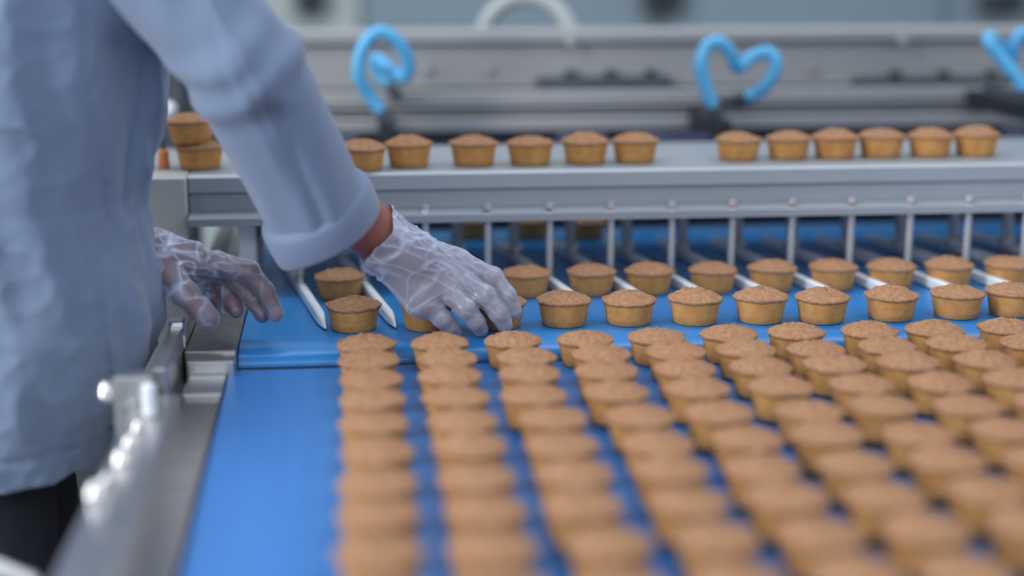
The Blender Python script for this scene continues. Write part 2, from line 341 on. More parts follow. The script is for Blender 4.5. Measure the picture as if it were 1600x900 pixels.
# ------------------------------------------------------------------ machine behind the shelf
mc = thing('depositor_machine', 'grey machine with long horizontal metal profiles behind the shelf', 'machine', (0.5, 2.9, 0))
def zat(y, Y, x=1000):
    r = ray(x, y); return (CC + r*((Y-CC[1])/r[1]))[2]
def profile(name, y0, y1, Y, thick, m, x0=-.75, x1=1.9, b=.003):
    return MB().box(x0, x1, Y, Y+thick, zat(y1, Y), zat(y0, Y), b).build(name, m, mc)
profile('top_rail', 46, 66, 2.78, .10, M['machine'])
up_ = profile('upper_panel', 66, 136, 2.80, .06, M['machine'])
profile('dark_gap', 136, 141, 2.82, .04, M['slot'])
profile('middle_rail', 141, 166, 2.757, .09, M['machine'])
profile('dark_gap', 166, 170, 2.80, .05, M['slot'])
profile('lower_rail', 170, 178, 2.765, .09, M['machine'])
profile('dark_gap', 178, 182, 2.80, .05, M['machine_dark'])
profile('lower_rail', 182, 203, 2.755, .10, M['machine'])
profile('base_strip', 203, 242, 2.80, .10, M['machine_dark'])
zt = zat(242, 2.80)
for x in (-.6, .55, 1.75):
    MB().box(x-.04, x+.04, 2.81, 2.89, 0, zt, .004).build('leg', M['steel'], mc)
for (a, b) in ((838, 1045), (1332, 1582)):
    xa = (CC+ray(a, 125)*((2.80-CC[1])/ray(a, 125)[1]))[0]; xb = (CC+ray(b, 125)*((2.80-CC[1])/ray(b, 125)[1]))[0]
    MB().box(xa, xb, 2.775, 2.799, zat(140, 2.78, (a+b)/2), zat(120, 2.78, (a+b)/2), .002).build('slot_bar', M['machine_dark'], mc)
    for k in range(3):
        x = xa + (xb-xa)*(.25+.3*k); z = zat(118, 2.78, (a+b)/2)
        MB().lathe([(.012, 0), (.012, .014), (.008, .017)], (x, 2.787, z-.008), seg=8).build('knob', M['slot'], mc)
for (x_, y_) in ((668, 110), (765, 110), (1270, 108), (1405, 62), (890, 64)):
    q = CC+ray(x_, y_)*((2.795-CC[1])/ray(x_, y_)[1])
    MB().lathe([(.010, 0), (.010, .006), (.006, .009)], (q[0], 2.80 if y_ > 66 else 2.78, q[2]), (0, -1, 0), 10).build('bolt', M['machine'], mc)
for (a, b) in ((420, 560), (870, 945), (985, 1130), (1560, 1600)):
    xa = (CC+ray(a, 212)*((2.79-CC[1])/ray(a, 212)[1]))[0]; xb = (CC+ray(b, 212)*((2.79-CC[1])/ray(b, 212)[1]))[0]
    MB().box(xa, xb, 2.77, 2.799, zat(219, 2.78), zat(207, 2.78), .003).build('cover_strip', M['lilac'], mc)

# dark cabinet seen between coat and sleeve, with a highlight built as a white knob
q = dp(262, 200, 2.75)
cb = thing('control_cabinet', 'dark cabinet seen through the gap between coat and sleeve', 'cabinet', (q[0], 2.68, 0))
MB().box(q[0]-.22, q[0]+.06, 2.67, 2.74, 0.0, Z(.36), .005).build('body', M['machine_dark'], cb)
MB().box(q[0]-.20, q[0]+.045, 2.662, 2.671, Z(-.4), Z(.34), .003).build('door', M['machine_dark'], cb)
q2 = dp(270, 165, 2.68)
MB().lathe([(.014, -.004), (.015, 0), (.013, .006), (.008, .010), (.002, .0115)], (q2[0], 2.661, q2[2]), (0, -1, 0), 20).build('highlight_knob', M['white'], cb, angle=60)

# blue hoses
def spline(pts, n=10):
    P = [np.array(p, float) for p in pts]; P = [2*P[0]-P[1]] + P + [2*P[-1]-P[-2]]; out = []
    for i in range(1, len(P)-2):
        for t in np.linspace(0, 1, n, endpoint=False):
            a, b, c, d = P[i-1:i+3]
            out.append(.5*((2*b)+(-a+c)*t+(2*a-5*b+4*c-d)*t*t+(-a+3*b-3*c+d)*t**3))
    return out + [P[-2]]
def hose(label, path, base):
    pts = spline([dp(x_, y_, z_-.045) for x_, y_, z_ in path])
    t = thing('air_hose', label, 'hose', tuple(pts[0]), 'blue air hoses on the machine')
    MB().tube(pts, .0112, 14).build('tube', M['hose'], t, angle=80)
    for (p, qn) in ((pts[0], pts[2]), (pts[-1], pts[-3])):
        ax = np.array(p)-np.array(qn); ax /= np.linalg.norm(ax)
        MB().lathe([(.0125, -.012), (.0125, .010), (.009, .012), (.009, .022)], p, ax, 10).build('fitting', M['machine_dark'], t)
    b = dp(*base); yb_ = 2.7545
    MB().box(b[0]-.014, b[0]+.014, min(b[1], pts[0][1])-.006, yb_, pts[0][2]-.045, pts[0][2]-.012, .003).build('elbow_block', M['slot'], t)
    e = pts[-1]
    MB().tube([e, (e[0]+.004, e[1]+.02, e[2]-.012), (e[0]+.006, 2.7565, e[2]-.018)], .009, 10).build('elbow', M['machine_dark'], t)
hose('blue hose loop nearest the worker, standing above the shelf',
     [(602, 182, 2.66), (578, 150, 2.65), (560, 116, 2.63), (567, 74, 2.62), (592, 50, 2.62), (620, 63, 2.63), (638, 96, 2.65), (630, 122, 2.67), (606, 104, 2.69), (588, 92, 2.71), (590, 112, 2.72), (614, 140, 2.72)], (604, 190, 2.66))
hose('blue hose bent into a heart shape above the shelf',
     [(1119, 176, 2.64), (1104, 140, 2.63), (1095, 100, 2.62), (1105, 72, 2.62), (1124, 66, 2.62), (1141, 82, 2.63), (1153, 106, 2.65), (1176, 88, 2.66), (1201, 82, 2.66), (1213, 100, 2.66), (1202, 128, 2.67), (1178, 148, 2.69), (1156, 153, 2.70)], (1121, 185, 2.64))
hose('blue hose loop cut by the right edge of the picture',
     [(1606, 150, 2.62), (1590, 122, 2.62), (1565, 92, 2.62), (1545, 66, 2.62), (1548, 58, 2.64), (1566, 78, 2.66), (1580, 96, 2.67), (1582, 80, 2.66), (1593, 56, 2.65), (1616, 50, 2.65), (1634, 74, 2.66), (1625, 112, 2.68), (1612, 140, 2.70)], (1606, 158, 2.62))
# pale hose loop behind the machine
pts = [dp(823+72*math.cos(a), 72-76*math.sin(a), 2.93+.06*a/6.28) for a in np.linspace(-1.0, 4.2, 40)]
po = tag(MB().tube(pts, .017, 10).build('hose_loop', M['clearhose'], None, angle=80), 'pale round hose loop rising behind the machine rail', 'hose')

# ------------------------------------------------------------------ cakes
def cake_meshes(seed):
    r = np.random.RandomState(seed); S = 44
    ang = np.arange(S)*2*math.pi/S
    def wob(amp, kmax=7):
        w = np.zeros(S)
        for k in range(2, kmax): w += r.normal()*np.cos(k*ang + r.rand()*6.28)/k
        return amp*w
    rw = 1 + wob(.012)
    v = [(0, 0, 0)]; rings = []
    for (rad, z) in ((.0255, 0.0), (.0276, .0015), (.0292, .010), (.0310, .021), (.0330, .0295)):
        rings.append([len(v)+i for i in range(S)])
        for i in range(S): v.append((rad*rw[i]*math.cos(ang[i]), rad*rw[i]*math.sin(ang[i]), z))
    f = [(0, rings[0][(i+1) % S], rings[0][i]) for i in range(S)]
    for a, b in zip(rings, rings[1:]): f += [(a[i], a[(i+1) % S], b[(i+1) % S], b[i]) for i in range(S)]
    cup = mesh('cake_cup', v, f, True, 60); cup.materials.append(M['cup'])
    v = []; rings = []
    ragged = r.normal(size=S)*.00045 + wob(.02)*.03
    lipz = r.normal(size=S)*.0004 + wob(.0006)
    peak = .0070 + r.rand()*.0028; px_, py_ = r.normal(size=2)*.004
    for j, (rad, z) in enumerate(((.0322, .0270), (.0345, .0288), (.0352, .0305), (.0344, .0320), (.0318, .0328), (.0285, .0340), (.0240, .0358), (.0180, .0378), (.0110, .0392), (.0050, .0398))):
        rings.append([len(v)+i for i in range(S)])
        t = 1-rad/.0345
        for i in range(S):
            R_ = rad*rw[i] + (ragged[i] if j in (1, 2, 3) else ragged[i]*.3)
            x, y = R_*math.cos(ang[i]), R_*math.sin(ang[i])
            zz = z + (lipz[i] if j in (1, 2, 3) else 0) + (0 if j < 4 else r.normal()*.0007 + (z-.0328)*((peak-.007)/.007) + .0009*math.sin(x*420+px_*900)*math.sin(y*390+py_*700)*min(1, t*3))
            v.append((x + (px_*t*.5 if j > 3 else 0), y + (py_*t*.5 if j > 3 else 0), zz))
    f = []
    for a, b in zip(rings, rings[1:]): f += [(a[i], a[(i+1) % S], b[(i+1) % S], b[i]) for i in range(S)]
    v.append((px_*.5, py_*.5, .0400 + (peak-.007) + r.rand()*.0012)); c = len(v)-1
    f += [(rings[-1][i], rings[-1][(i+1) % S], c) for i in range(S)]
    crust = mesh('cake_crust', v, f, True, 70); crust.materials.append(M['crust'])
    return cup, crust
VAR = [cake_meshes(s) for s in range(9)]
def cake(x, y, z, label, group, tilt=0.0, s=None):
    t = thing('cake', label, 'cake', (x, y, z), group)
    t.rotation_euler = (tilt, 0, rnd.uniform(0, 6.28)); k = s or rnd.uniform(.985, 1.015); t.scale = (k, k, k*rnd.uniform(.97, 1.05))
    a, b = rnd.choice(VAR)
    for n, me in (('cup', a), ('crust', b)):
        o = bpy.data.objects.new(n, me); C.objects.link(o); o.parent = t
    return t
ORD = ['first', 'second', 'third', 'fourth', 'fifth', 'sixth', 'seventh', 'eighth', 'ninth', 'tenth', 'eleventh', 'twelfth', 'thirteenth']
rowsY = [1.755, 1.681, 1.606, 1.525, 1.440, 1.357, 1.274, 1.193, 1.112, 1.030]
ZF = Z(-.0199)
for j, y in enumerate(rowsY):
    for i in range(12):
        x = .0195 + .0862*i
        # does it reach the picture?
        q = np.array([x-.036, y, Z(.0)])-CC; zc = q@CF; sx = 800+FPX*(q@CR)/zc
        q2_ = np.array([x, y+.03, Z(.02)])-CC; sy = 450-FPX*(q2_@CU)/(q2_@CF)
        if sx > 1740 or sy > 960: continue
        jx = rnd.uniform(-.004, .004) * (0.6 if i < 3 else 1) + (.0035*math.sin(j*1.7) if 2 <= i <= 5 else 0); jy = rnd.uniform(-.0035, .0035) if j > 1 else rnd.uniform(-.001, .001)
        cake(x+jx, y+jy, ZF, 'golden-brown cake on the near belt, %s column from left, %s row from the hand' % (ORD[i], ORD[j]), 'grid of cakes on the near belt')
sharp = [(552, 476), (667, 474), (779, 472), (881, 469), (983, 467), (1086, 466), (1189, 464), (1285, 464), (1393, 460), (1496, 457), (1582, 454), (1692, 452)]
slab = ['leftmost cake of the sharp row, standing alone at the tips of two guide bars', 'cake half hidden under the gloved palm in the sharp row', 'cake gripped by the gloved fingertips',
        'first cake to the right of the gloved fingers in the sharp row'] + ['%s cake to the right of the gloved fingers in the sharp row' % ORD[k] for k in range(1, 9)]
for (x, y), l in zip(sharp, slab):
    p = pl(x, y, .031); cake(p[0], p[1], Z(0.0001), l, 'sharp row of cakes on the far belt', s=1.0)
for n, (x, y) in enumerate([(1358, 462), (1462, 458), (1566, 455)]):
    p = pl(x+6, y-15, .031); cake(p[0], p[1]+.028, Z(.0001), ['cake tucked close behind the seventh cake right of the glove', 'cake tucked close behind the second cake from the right in the sharp row', 'cake tucked close behind the rightmost cake of the sharp row'][n], 'cakes behind the sharp row') if n < 0 else None
second = [530, 640, 735, 822, 924, 1015, 1114, 1206, 1302, 1393, 1483, 1576, 1668]
for n, x in enumerate(second):
    if n in (1, 2): continue
    p = pl(x, 431-(x-530)*.0185, .031)
    l = 'blurred cake between guide bars just below the cuff' if n == 0 else '%s blurred cake right of the glove, between guide bars on the far belt' % ORD[n-3]
    cake(p[0], p[1], Z(.0001), l, 'second row of cakes between the guide bars', s=.985)
for n, x in enumerate((738, 827, 915)):
    p = pl(x, 372, 0); cake(p[0], p[1], Z(.0001), '%s shaded cake from left in the dark below the beam' % ORD[n], 'shaded cakes under the beam')
shelf = [(566, 268), (640, 262.5), (742, 260.5), (831, 259), (918, 257.5), (996, 255.5), (1159, 252), (1238, 250.5), (1311, 249), (1384, 247.5), (1461, 246.5), (1533, 245)]
for n, (x, y) in enumerate(shelf):
    p = pl(x, y, SZ)
    l = '%s of the six %s cakes on the shelf, counted from left' % (ORD[n % 6], 'loosely spaced left-hand' if n < 6 else 'closely packed right-hand')
    cake(p[0], p[1]+.022 if n else p[1]+.018, Z(SZ+.0001), l, 'cakes on the shelf')
p = pl(311, 266, SZ); cake(p[0], p[1]+.022, Z(SZ+.0001), 'lower cake of the stack of two behind the sleeve', 'cake stack on the shelf', s=1.0)
cake(p[0]-.010, p[1]+.022, Z(SZ+.0001)+.0375, 'upper cake of the stack of two behind the sleeve', 'cake stack on the shelf', tilt=.03, s=1.0)
p = pl(254, 266, SZ)
t = thing('stub', 'orange reflection built as a plug on the shelf beside the coat', 'stub', (p[0], p[1]+.02, Z(SZ)))  # made-up piece standing in for an orange reflection
MB().lathe([(.0075, 0), (.0085, .002), (.007, .016), (.0075, .024), (.003, .026)], (p[0], p[1]+.02, Z(SZ))).build('body', M['orange'], t)
MB().tube([(p[0], p[1]+.02, Z(.183)), (p[0]-.002, p[1]+.03, Z(.20)), (p[0]-.004, p[1]+.05, Z(.205)), (p[0]-.004, p[1]+.06, Z(.159))], .003, 8).build('stub_tail', M['slot'], t)

# ------------------------------------------------------------------ worker: distance fields meshed with surface nets
def vnoise(P, seed=0):
    i = np.floor(P).astype(np.int64); f = P-i; f = f*f*(3-2*f)
    def h(a, b, c):
        n = (a*374761393 + b*668265263 + c*2147483647 + seed*974634777) & 0xffffffff
        n = ((n ^ (n >> 13))*1274126177) & 0xffffffff
        return ((n ^ (n >> 16)) & 0xffff)/65535.0
    x, y, z = i[..., 0], i[..., 1], i[..., 2]; u, v, w = f[..., 0], f[..., 1], f[..., 2]
    L_ = lambda a, b, t: a+(b-a)*t
    return L_(L_(L_(h(x, y, z), h(x+1, y, z), u), L_(h(x, y+1, z), h(x+1, y+1, z), u), v),
              L_(L_(h(x, y, z+1), h(x+1, y, z+1), u), L_(h(x, y+1, z+1), h(x+1, y+1, z+1), u), v), w)*2-1
def cone(P, a, b, ra, rb):
    a = np.array(a); b = np.array(b); ab = b-a; t = np.clip(((P-a)@ab)/(ab@ab), 0, 1)
    return np.linalg.norm(P-a-t[..., None]*ab, axis=-1) - (ra+(rb-ra)*t)
def ell(P, c, r, rot=None):
    q = P-np.array(c)
    if rot is not None: q = q@rot
    r = np.array(r); k0 = np.linalg.norm(q/r, axis=-1); k1 = np.linalg.norm(q/(r*r), axis=-1)
    return k0*(k0-1)/np.maximum(k1, 1e-9)
def smin(a, b, k):
    h = np.clip(.5+.5*(b-a)/k, 0, 1); return b+(a-b)*h-k*h*(1-h)
def nets(fn, lo, hi, h):
    lo = np.array(lo); n = np.ceil((np.array(hi)-lo)/h).astype(int)+1
    g = [lo[i]+h*np.arange(n[i]) for i in range(3)]
    D = np.empty(n); BS = 10; rad = h*BS*.87+.016     # far blocks take the sign at their middle only
    starts = [np.arange(0, n[i], BS) for i in range(3)]
    mids = np.stack(np.meshgrid(*[g[i][np.minimum(starts[i]+BS//2, n[i]-1)] for i in range(3)], indexing='ij'), -1)
    md = fn(mids)
    D[:] = np.repeat(np.repeat(np.repeat(np.where(md > 0, .05, -.05), BS, 0), BS, 1), BS, 2)[:n[0], :n[1], :n[2]]
    for i in range(len(starts[0])):
        for j in range(len(starts[1])):
            ks = np.nonzero(np.abs(md[i, j]) < rad*1.35)[0]
            if not len(ks): continue
            k0, k1 = ks[0], ks[-1]
            i0, j0, z0 = starts[0][i], starts[1][j], starts[2][k0]; z1 = min(n[2], starts[2][k1]+BS)
            X, Y, Z_ = np.meshgrid(g[0][i0:i0+BS], g[1][j0:j0+BS], g[2][z0:z1], indexing='ij')
            D[i0:i0+BS, j0:j0+BS, z0:z1] = fn(np.stack([X, Y, Z_], -1))
    s = D < 0
    cell = np.zeros(n-1, bool); a0 = s[:-1, :-1, :-1]
    corners = [(i, j, k) for i in (0, 1) for j in (0, 1) for k in (0, 1)]
    sl = lambda A, c: A[c[0]:n[0]-1+c[0], c[1]:n[1]-1+c[1], c[2]:n[2]-1+c[2]]
    for c in corners: cell |= sl(s, c) != a0
    idx = np.argwhere(cell); num = -np.ones(n-1, np.int64); num[cell] = np.arange(len(idx))
    acc = np.zeros((len(idx), 3)); cnt = np.zeros(len(idx))
    for ci, c in enumerate(corners):
        for ax in range(3):
            if c[ax]: continue
            d = list(c); d[ax] = 1
            v0 = D[tuple((idx+np.array(c)).T)]; v1 = D[tuple((idx+np.array(d)).T)]
            m = (v0 < 0) != (v1 < 0); t = np.where(m, v0/np.where(m, v0-v1, 1), 0)
            p = np.tile(np.array(c, float), (len(idx), 1)); p[:, ax] = t
            acc[m] += p[m]; cnt[m] += 1
    V = lo + h*(idx + acc/cnt[:, None])
    Fs = []
    for ax in range(3):
        b, c = (ax+1) % 3, (ax+2) % 3
        A = [slice(None)]*3; B = [slice(None)]*3; A[ax] = slice(0, -1); B[ax] = slice(1, None)
        e = np.argwhere(s[tuple(A)] != s[tuple(B)])
        e = e[(e[:, b] > 0) & (e[:, c] > 0) & (e[:, b] < n[b]-1) & (e[:, c] < n[c]-1)]
        eb = np.eye(3, dtype=int)[b]; ec = np.eye(3, dtype=int)[c]
        q = np.stack([num[tuple(x.T)] for x in (e-eb-ec, e-ec, e, e-eb)], 1)
        fl_ = ~s[tuple(e.T)]
        q[fl_] = q[fl_][:, ::-1]
        Fs.append(q)
    Fq = np.concatenate(Fs); Fq = Fq[(Fq >= 0).all(1)]
    return V, Fq
def np_mesh(name, V, Fq):
    me = bpy.data.meshes.new(name); me.vertices.add(len(V)); me.vertices.foreach_set('co', V.astype(np.float32).ravel())
    me.loops.add(Fq.size); me.loops.foreach_set('vertex_index', Fq.astype(np.int32).ravel())
    me.polygons.add(len(Fq)); me.polygons.foreach_set('loop_start', np.arange(0, Fq.size, 4, dtype=np.int32))
    me.update(calc_edges=True); me.validate(); me.polygons.foreach_set('use_smooth', [True]*len(me.polygons)); return me

worker = thing('person', 'person in blue-grey work coat and clear gloves reaching over the belt for a cake', 'person', (-.37, 1.815, 0))
mm = .001
# right hand (near arm)
RH = dict(
    fore=[dp(470, 262, 1.750), dp(588, 366, 1.850)], rf=(.040, .031),
    wrist=dp(600, 378, 1.855),
    idx=[dp(716, 408, 1.893), dp(770, 434, 1.887), dp(793, 462, 1.885), dp(803, 486, 1.890)],
    mid=[dp(706, 428, 1.881), dp(756, 462, 1.873), dp(778, 490, 1.877), dp(788, 507, 1.883)],
    rin=[dp(692, 448, 1.873), dp(728, 482, 1.867), dp(744, 503, 1.873), dp(751, 514, 1.881)],
    pin=[dp(668, 474, 1.871), dp(693, 499, 1.873), dp(704, 511, 1.879), dp(712, 518, 1.885)], hyp=[dp(596, 396, 1.855), dp(652, 470, 1.867)],
    thu=[dp(625, 400, 1.880), dp(676, 424, 1.905), dp(716, 444, 1.915), dp(738, 460, 1.920)])
LH = dict(
    fore=[dp(150, 345, 1.915), dp(238, 405, 1.860)], rf=(.040, .029),
    wrist=dp(246, 408, 1.857),
    idx=[dp(338, 412, 1.845), dp(388, 424, 1.838), dp(415, 455, 1.840), dp(431, 491, 1.845)],
    mid=[dp(335, 418, 1.867), dp(378, 441, 1.863), dp(398, 470, 1.861), dp(410, 492, 1.860)],
    rin=[dp(326, 428, 1.887), dp(354, 452, 1.883), dp(364, 474, 1.875), dp(369, 485, 1.870)],
    pin=[dp(316, 432, 1.901), dp(336, 458, 1.897), dp(346, 474, 1.887), dp(350, 484, 1.883)],
    hyp=[dp(270, 415, 1.875), dp(310, 432, 1.895)],
    thu=[dp(262, 424, 1.840), dp(288, 458, 1.820), dp(312, 484, 1.815), dp(328, 497, 1.817)])
FR = dict(idx=(.0125, .0105, .0092, .0080), mid=(.0128, .0108, .0095, .0082), rin=(.0120, .0102, .0090, .0078), pin=(.0108, .0092, .0082, .0070), thu=(.016, .0135, .0118, .0100))
def hand_sdf(H, inflate=0.0, k=.006):
    def fn(P):
        w = H['wrist']; d = cone(P, *H['fore'], *[r+inflate for r in H['rf']])
        d = smin(d, cone(P, H['fore'][1], w, H['rf'][1]+inflate, H['rf'][1]*.92+inflate), .01)
        for n in ('idx', 'mid', 'rin', 'pin'):
            d = smin(d, cone(P, w+(H[n][0]-w)*.12, H[n][0], .0165+inflate, .0138+inflate), .016)
        for n in ('idx', 'mid', 'rin', 'pin', 'thu'):
            J = H[n]; r = FR[n]
            for a in range(3):
                d = smin(d, cone(P, J[a], J[a+1], r[a]+inflate, r[a+1]+inflate), k)
            # knuckle swell
            d = smin(d, np.linalg.norm(P-J[1], axis=-1)-(r[1]*1.03+inflate), k)
        d = smin(d, cone(P, *H['hyp'], .019+inflate, .015+inflate), .016)
        d = smin(d, cone(P, w, H['thu'][0], .022+inflate, .017+inflate), .014)
        return d
    return fn
def bounds(H, pad=.035):
    A = np.array([p for n in ('idx', 'mid', 'rin', 'pin', 'thu', 'fore') for p in H[n]]); return A.min(0)-pad, A.max(0)+pad
parts = []
for H in (RH, LH):
    lo, hi = bounds(H, .05); parts.append(nets(hand_sdf(H), lo, hi, .0022))
# trunk, neck, head and legs of the body under the clothes
TX, TY = -.37, 1.815
def body_sdf(P):
    d = ell(P, (TX-.04, TY, Z(.25)), (.095, .12, .30))
    d = smin(d, ell(P, (TX-.06, TY, Z(.05)), (.07, .095, .11)), .05)
    d = smin(d, cone(P, (TX-.02, TY, Z(.48)), (TX+.02, TY+.01, Z(.66)), .06, .055), .04)
    d = smin(d, ell(P, (TX+.045, TY+.012, Z(.77)), (.098, .076, .118)), .03)
    d = smin(d, cone(P, (TX+.135, TY+.014, Z(.775)), (TX+.157, TY+.014, Z(.742)), .009, .014), .015)
    d = smin(d, ell(P, (TX+.10, TY+.014, Z(.69)), (.04, .035, .03)), .03)
    for s in (-1, 1):
        d = smin(d, ell(P, (TX+.03, TY+.012+s*.078, Z(.755)), (.02, .008, .032)), .006)
        d = smin(d, cone(P, (TX-.02, TY, Z(.44)), (TX+.02, TY+s*.10, Z(.47)), .06, .05), .05)
        d = smin(d, cone(P, (TX-.07, TY+s*.052, Z(-.05)), (TX-.06, TY+s*.080, .45), .048, .044), .03)
        d = smin(d, cone(P, (TX-.06, TY+s*.080, .45), (TX-.06, TY+s*.095, .10), .044, .036), .02)
        d = smin(d, cone(P, (TX-.05, TY+s*.095, .055), (TX+.08, TY+s*.10, .045), .032, .028), .02)
    d = smin(d, cone(P, tuple(dp(105, -215, 1.62)), dp(383, 108, 1.665), .05, .040), .03)
    d = smin(d, cone(P, dp(383, 108, 1.665), RH['fore'][0], .040, .038), .02)
    d = smin(d, cone(P, (-.38, 1.975, Z(.47)), (-.43, 2.025, Z(.25)), .05, .040), .03)
    d = smin(d, cone(P, (-.43, 2.025, Z(.25)), LH['fore'][0], .040, .038), .02)
    return d
parts.append(nets(body_sdf, (-.64, 1.52, .0), (.09, 2.16, Z(.95)), .012))
off = 0; VV = []; FF = []
for V, Fq in parts: VV.append(V); FF.append(Fq+off); off += len(V)
link('body', np_mesh('body', np.concatenate(VV), np.concatenate(FF)), worker, M['skin'])

# clear plastic gloves
def glove(H, start, flare, seed, m_):
    base = hand_sdf(H, .0018, .0045); w = H['wrist']; ax = (H['mid'][0]-w); ax /= np.linalg.norm(ax)
    c0 = w - ax*start
    e1 = np.cross(ax, [0, 0, 1.]); e1 /= np.linalg.norm(e1); e2 = np.cross(ax, e1)
    def folds(Q):
        u = (Q-w)@ax; an = np.arctan2((Q-w)@e2, (Q-w)@e1); warp = vnoise(Q*24, seed+3); w2 = vnoise(Q*55, seed+8)
        ca_, sa_ = np.cos(an), np.sin(an)
        r1 = np.maximum(0, 1-np.abs(vnoise(np.stack([u*64+warp*1.5, ca_*.9+.3, sa_*.9], -1), seed+1))*3.0)**2
        r1 = np.maximum(r1, np.maximum(0, 1-np.abs(vnoise(np.stack([u*46+an*1.2+warp*1.1, ca_*1.3, sa_*1.3+3], -1), seed+11))*4.2)**2)
        r2 = np.maximum(0, 1-np.abs(vnoise(np.stack([u*17+warp*.9, ca_*3.6, sa_*3.6+w2*.3], -1), seed+5))*4.4)**2
        r2 = np.maximum(r2, .8*np.maximum(0, 1-np.abs(vnoise(Q*34+warp[:, None]*.6, seed+17))*7)**2)
        return r1, r2, vnoise(Q*26, seed)*.0016, np.clip(1.1-np.abs(u-.01)/.095, 0, 1)
    def fn(P):
        d = base(P)
        d = smin(d, cone(P, c0-ax*.02, w+ax*.035, flare, flare*.80), .012)
        m = np.abs(d) < .012
        if m.any():
            Q = P[m]
            r1, r2, wob, wt = folds(Q)
            d[m] -= wob*(.25+.75*wt) + .0027*r1*wt + .0016*r2*(.35+.65*wt)
        return d
    lo, hi = bounds(H, .05)
    V, Fq = nets(fn, lo, hi, .0015)
    u = (V-c0)@ax + .006*np.sin(np.arctan2(V[:, 2]-c0[2], V[:, 1]-c0[1])*3+seed) + .003*vnoise(V*60, seed)
    keep = u > 0
    Fq = Fq[keep[Fq].all(1)]; used = np.unique(Fq); mp = -np.ones(len(V), int); mp[used] = np.arange(len(used))
    me = np_mesh('glove', V[used], mp[Fq]); r1, r2, _, wt = folds(V[used])
    rim = np.exp(-(u[used]/.003)**2)
    at = me.attributes.new('fold', 'FLOAT', 'POINT'); at.data.foreach_set('value', np.clip(r1*wt+r2*(.4+.6*wt)+rim, 0, 1).astype(np.float32))
    return link('glove', me, worker, M[m_])
g1 = glove(RH, .012, .0395, 3, 'glove'); g1['label'] = 'clear plastic glove on the reaching hand'
g2 = glove(LH, .03, .036, 11, 'glove_plain'); g2['label'] = 'clear plastic glove on the open hand beside the coat'

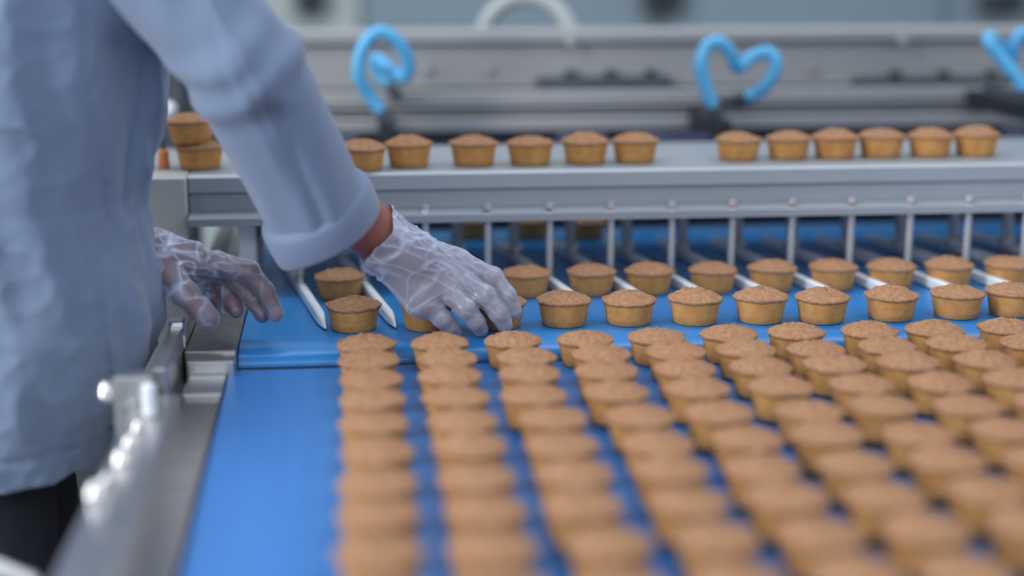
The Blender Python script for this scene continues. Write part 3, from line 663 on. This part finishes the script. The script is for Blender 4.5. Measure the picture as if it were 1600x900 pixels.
# work coat
SIL = [(-260, 232), (-100, 262), (0, 268), (100, 268), (150, 264), (230, 240), (300, 219), (370, 230), (440, 248), (500, 256), (545, 248), (590, 225), (640, 200), (700, 185), (775, 172), (860, 172)]
sz = []; sx = []
for y, x in SIL:
    q = dp(x, y, 1.82); sz.append(q[2]); sx.append(q[0])
sz = np.array(sz)[::-1]; sx = np.array(sx)[::-1]
AX, BY = .150, .165
ZH = dp(70, 780, 1.65)[2]
SHO, ELB, CUF = dp(105, -215, 1.62), dp(383, 108, 1.665), dp(496, 326, 1.77)
fax = (CUF-ELB)/np.linalg.norm(CUF-ELB)
uax = (ELB-SHO)/np.linalg.norm(ELB-SHO)
def coat_sdf(P):
    x, y, z = P[..., 0], P[..., 1], P[..., 2]
    xr = np.interp(z, sz, sx); top = np.clip((z-Z(.40))/.16, 0, 1); a = AX*(1-.45*top**2); b = BY*(1+.12*np.clip((Z(.0)-z)/.15, 0, 1))*(1-.55*top**2.5)
    b = b + .02*np.clip((z-Z(.25))/.2, 0, 1)*(1-top)
    u = (x-(xr-AX))/a; v = (y-TY)/b
    k = np.sqrt(u*u+v*v)+1e-9
    d = (k-1)*np.minimum(a, b)*.97
    d = np.maximum(d, z-Z(.56))
    s1 = smin(cone(P, SHO, ELB, .070, .0615), cone(P, ELB, CUF, .0615, .0605), .018)
    d = smin(d, s1, .004)
    s2 = smin(cone(P, (-.38, 1.975, Z(.47)), (-.43, 2.025, Z(.25)), .075, .06), cone(P, (-.43, 2.025, Z(.25)), LH['fore'][0]+(LH['fore'][1]-LH['fore'][0])*.25, .06, .05), .02)
    d = smin(d, s2, .02)
    m = np.abs(d) < .03
    if m.any():
        Q = P[m]; xx, yy, zz = Q[:, 0], Q[:, 1], Q[:, 2]
        # torso folds: long, mostly hanging, pulled towards the front hip
        w1 = vnoise(np.stack([(xx+yy)*17+zz*5, (xx-yy)*17-zz*4, zz*5.5], -1), 21)
        w2 = vnoise(np.stack([(xx+yy)*34+zz*14, (xx-yy)*30, zz*13], -1), 33)
        w3 = vnoise(Q*np.array([20, 20, 30]), 5)
        arm = np.clip((.03-s1[m])/.025, 0, 1)
        w4 = vnoise(np.stack([(xx+yy)*26-zz*30, (xx-yy)*20, zz*20+xx*24], -1), 77)
        disp = (1-arm)*(w1*.009 + w2*.0048 + (1-np.abs(w3))**4*.003 + (1-np.abs(w4))**5*.0018)
        # sleeve folds around the elbow and lazy twists along the forearm
        t = (Q-ELB)@fax; nrm = Q-ELB-np.outer(t, fax)
        ang = np.arctan2(nrm[:, 2], nrm[:, 0])
        ring = np.exp(-((t+.005)/.040)**2)*np.sin(2*math.pi*(t+.012*np.sin(ang*1.0+.6))/.052+ .8)
        tw = vnoise(np.stack([t*9+ang*1.3, np.cos(ang)*1.6, np.sin(ang)*1.6], -1), 41)
        disp += arm*(ring*.0038 + tw*.0055 + w2*.0018)
        # side seam: a shallow line down the near flank
        xs = np.interp(zz, SEAMZ, SEAMX)
        flank = (yy < TY-.05)*(1-arm)
        disp += flank*(-.0045*np.exp(-((xx-xs)/.0045)**2) + .0025*np.exp(-((xx-xs-.011)/.006)**2))
        disp += flank*(-.020)*np.clip((xx-xs-.004)/.022, 0, 1)*np.clip((zz-Z(.15))/.07, 0, 1)
        # hem fold
        disp += (1-arm)*(-.003*np.exp(-((zz-ZH-.030)/.004)**2))
        d[m] -= disp
    d = np.maximum(d, ZH+.004*np.sin(x*22)-z)
    # hollow below the hem and inside the cuff
    inner = np.maximum((k-1)*np.minimum(a, b)+.026, z-(ZH+.03)); d = np.maximum(d, -inner)
    tc = (P-CUF)@fax
    d = np.where((s1 < .03) & (tc > -.2) & (y < 1.93) & (x > -.16), np.maximum(d, tc-.012), d)
    hol = cone(P, CUF-fax*.05, CUF+fax*.1, .049, .049); d = np.maximum(d, -hol)
    return d
SEAM = [(-250, 150), (0, 150), (150, 152), (300, 158), (450, 156), (600, 158), (700, 150), (800, 140)]
SEAMZ = np.array([dp(x, y, 1.68)[2] for y, x in SEAM])[::-1]; SEAMX = np.array([dp(x, y, 1.68)[0] for y, x in SEAM])[::-1]
V, Fq = nets(coat_sdf, (-.68, 1.50, ZH-.02), (.11, 2.14, Z(.63)), .0042)
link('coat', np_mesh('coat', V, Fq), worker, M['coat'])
# turned-up cuff of the near sleeve
def ring_band(prof, c, ax, seg=64, wob=0.0):
    ax = Vector(ax).normalized(); low = Vector(-CR*.75-CU*.65); low = (low-ax*low.dot(ax)).normalized(); a = ax.orthogonal().normalized(); b = ax.cross(a); v = []
    for (r, h) in prof:
        for k in range(seg):
            t = k*2*math.pi/seg; rr = r*(1+wob*math.sin(2*t+.7)+wob*.5*math.sin(3*t)); hh = h+.004*math.sin(t+1.0); dd = (a*math.cos(t)+b*math.sin(t)).dot(low); rr *= 1+(.06*max(0, dd)**5+.04*max(0, -dd)**4)*min(1, max(0, (h+.012)/.03)); hh += .008*max(0, dd)**4*(1 if h > .01 else 0)
            v.append(tuple(Vector(c)+ax*hh+(a*math.cos(t)+b*math.sin(t))*rr))
    n = len(prof); f = [(i*seg+k, i*seg+(k+1) % seg, ((i+1) % n)*seg+(k+1) % seg, ((i+1) % n)*seg+k) for i in range(n) for k in range(seg)]
    return v, f
v, f = ring_band([(.0530, -.012), (.0600, -.012), (.0655, -.008), (.0672, -.003), (.0664, .012), (.0650, .026), (.0640, .0305), (.0622, .0315), (.0600, .029), (.0560, .006)], CUF, fax, wob=.02)
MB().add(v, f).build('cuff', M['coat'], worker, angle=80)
# trousers and shoes
def leg_sdf(s):
    def fn(P):
        d = cone(P, (TX-.055, TY+s*.052, Z(-.05)), (TX-.05, TY+s*.080, .46), .078, .074)
        d = smin(d, cone(P, (TX-.06, TY+s*.080, .46), (TX-.06, TY+s*.095, .07), .072, .066), .03)
        m = np.abs(d) < .02; Q = P[m]; d[m] -= vnoise(Q*np.array([22, 22, 8]), 50)*.007
        return np.maximum(d, .075-P[..., 2])
    return fn
def trou(P): return smin(leg_sdf(-1)(P), leg_sdf(1)(P), .02)
V, Fq = nets(trou, (TX-.22, TY-.24, .05), (TX+.13, TY+.24, Z(.07)), .009)
link('trousers', np_mesh('trousers', V, Fq), worker, M['trousers'])
for s in (-1, 1):
    def shoe(P):
        d = smin(cone(P, (TX-.07, TY+s*.095, .045), (TX+.10, TY+s*.105, .040), .045, .040), cone(P, (TX-.05, TY+s*.095, .06), (TX-.05, TY+s*.095, .10), .045, .045), .03)
        return np.maximum(d, .002-P[..., 2])
    V, Fq = nets(shoe, (TX-.15, TY+s*.095-.08, -.01), (TX+.17, TY+s*.095+.08, .13), .008)
    link('shoe', np_mesh('shoe', V, Fq), worker, M['shoe'])
def capf(P): return np.maximum(ell(P, (TX+.035, TY+.012, Z(.80)), (.112, .092, .108)), Z(.79)+(P[..., 0]-TX)*.25-P[..., 2])
V, Fq = nets(capf, (TX-.12, TY-.12, Z(.70)), (TX+.2, TY+.15, Z(.95)), .008)
link('cap', np_mesh('cap', V, Fq), worker, M['cap'])
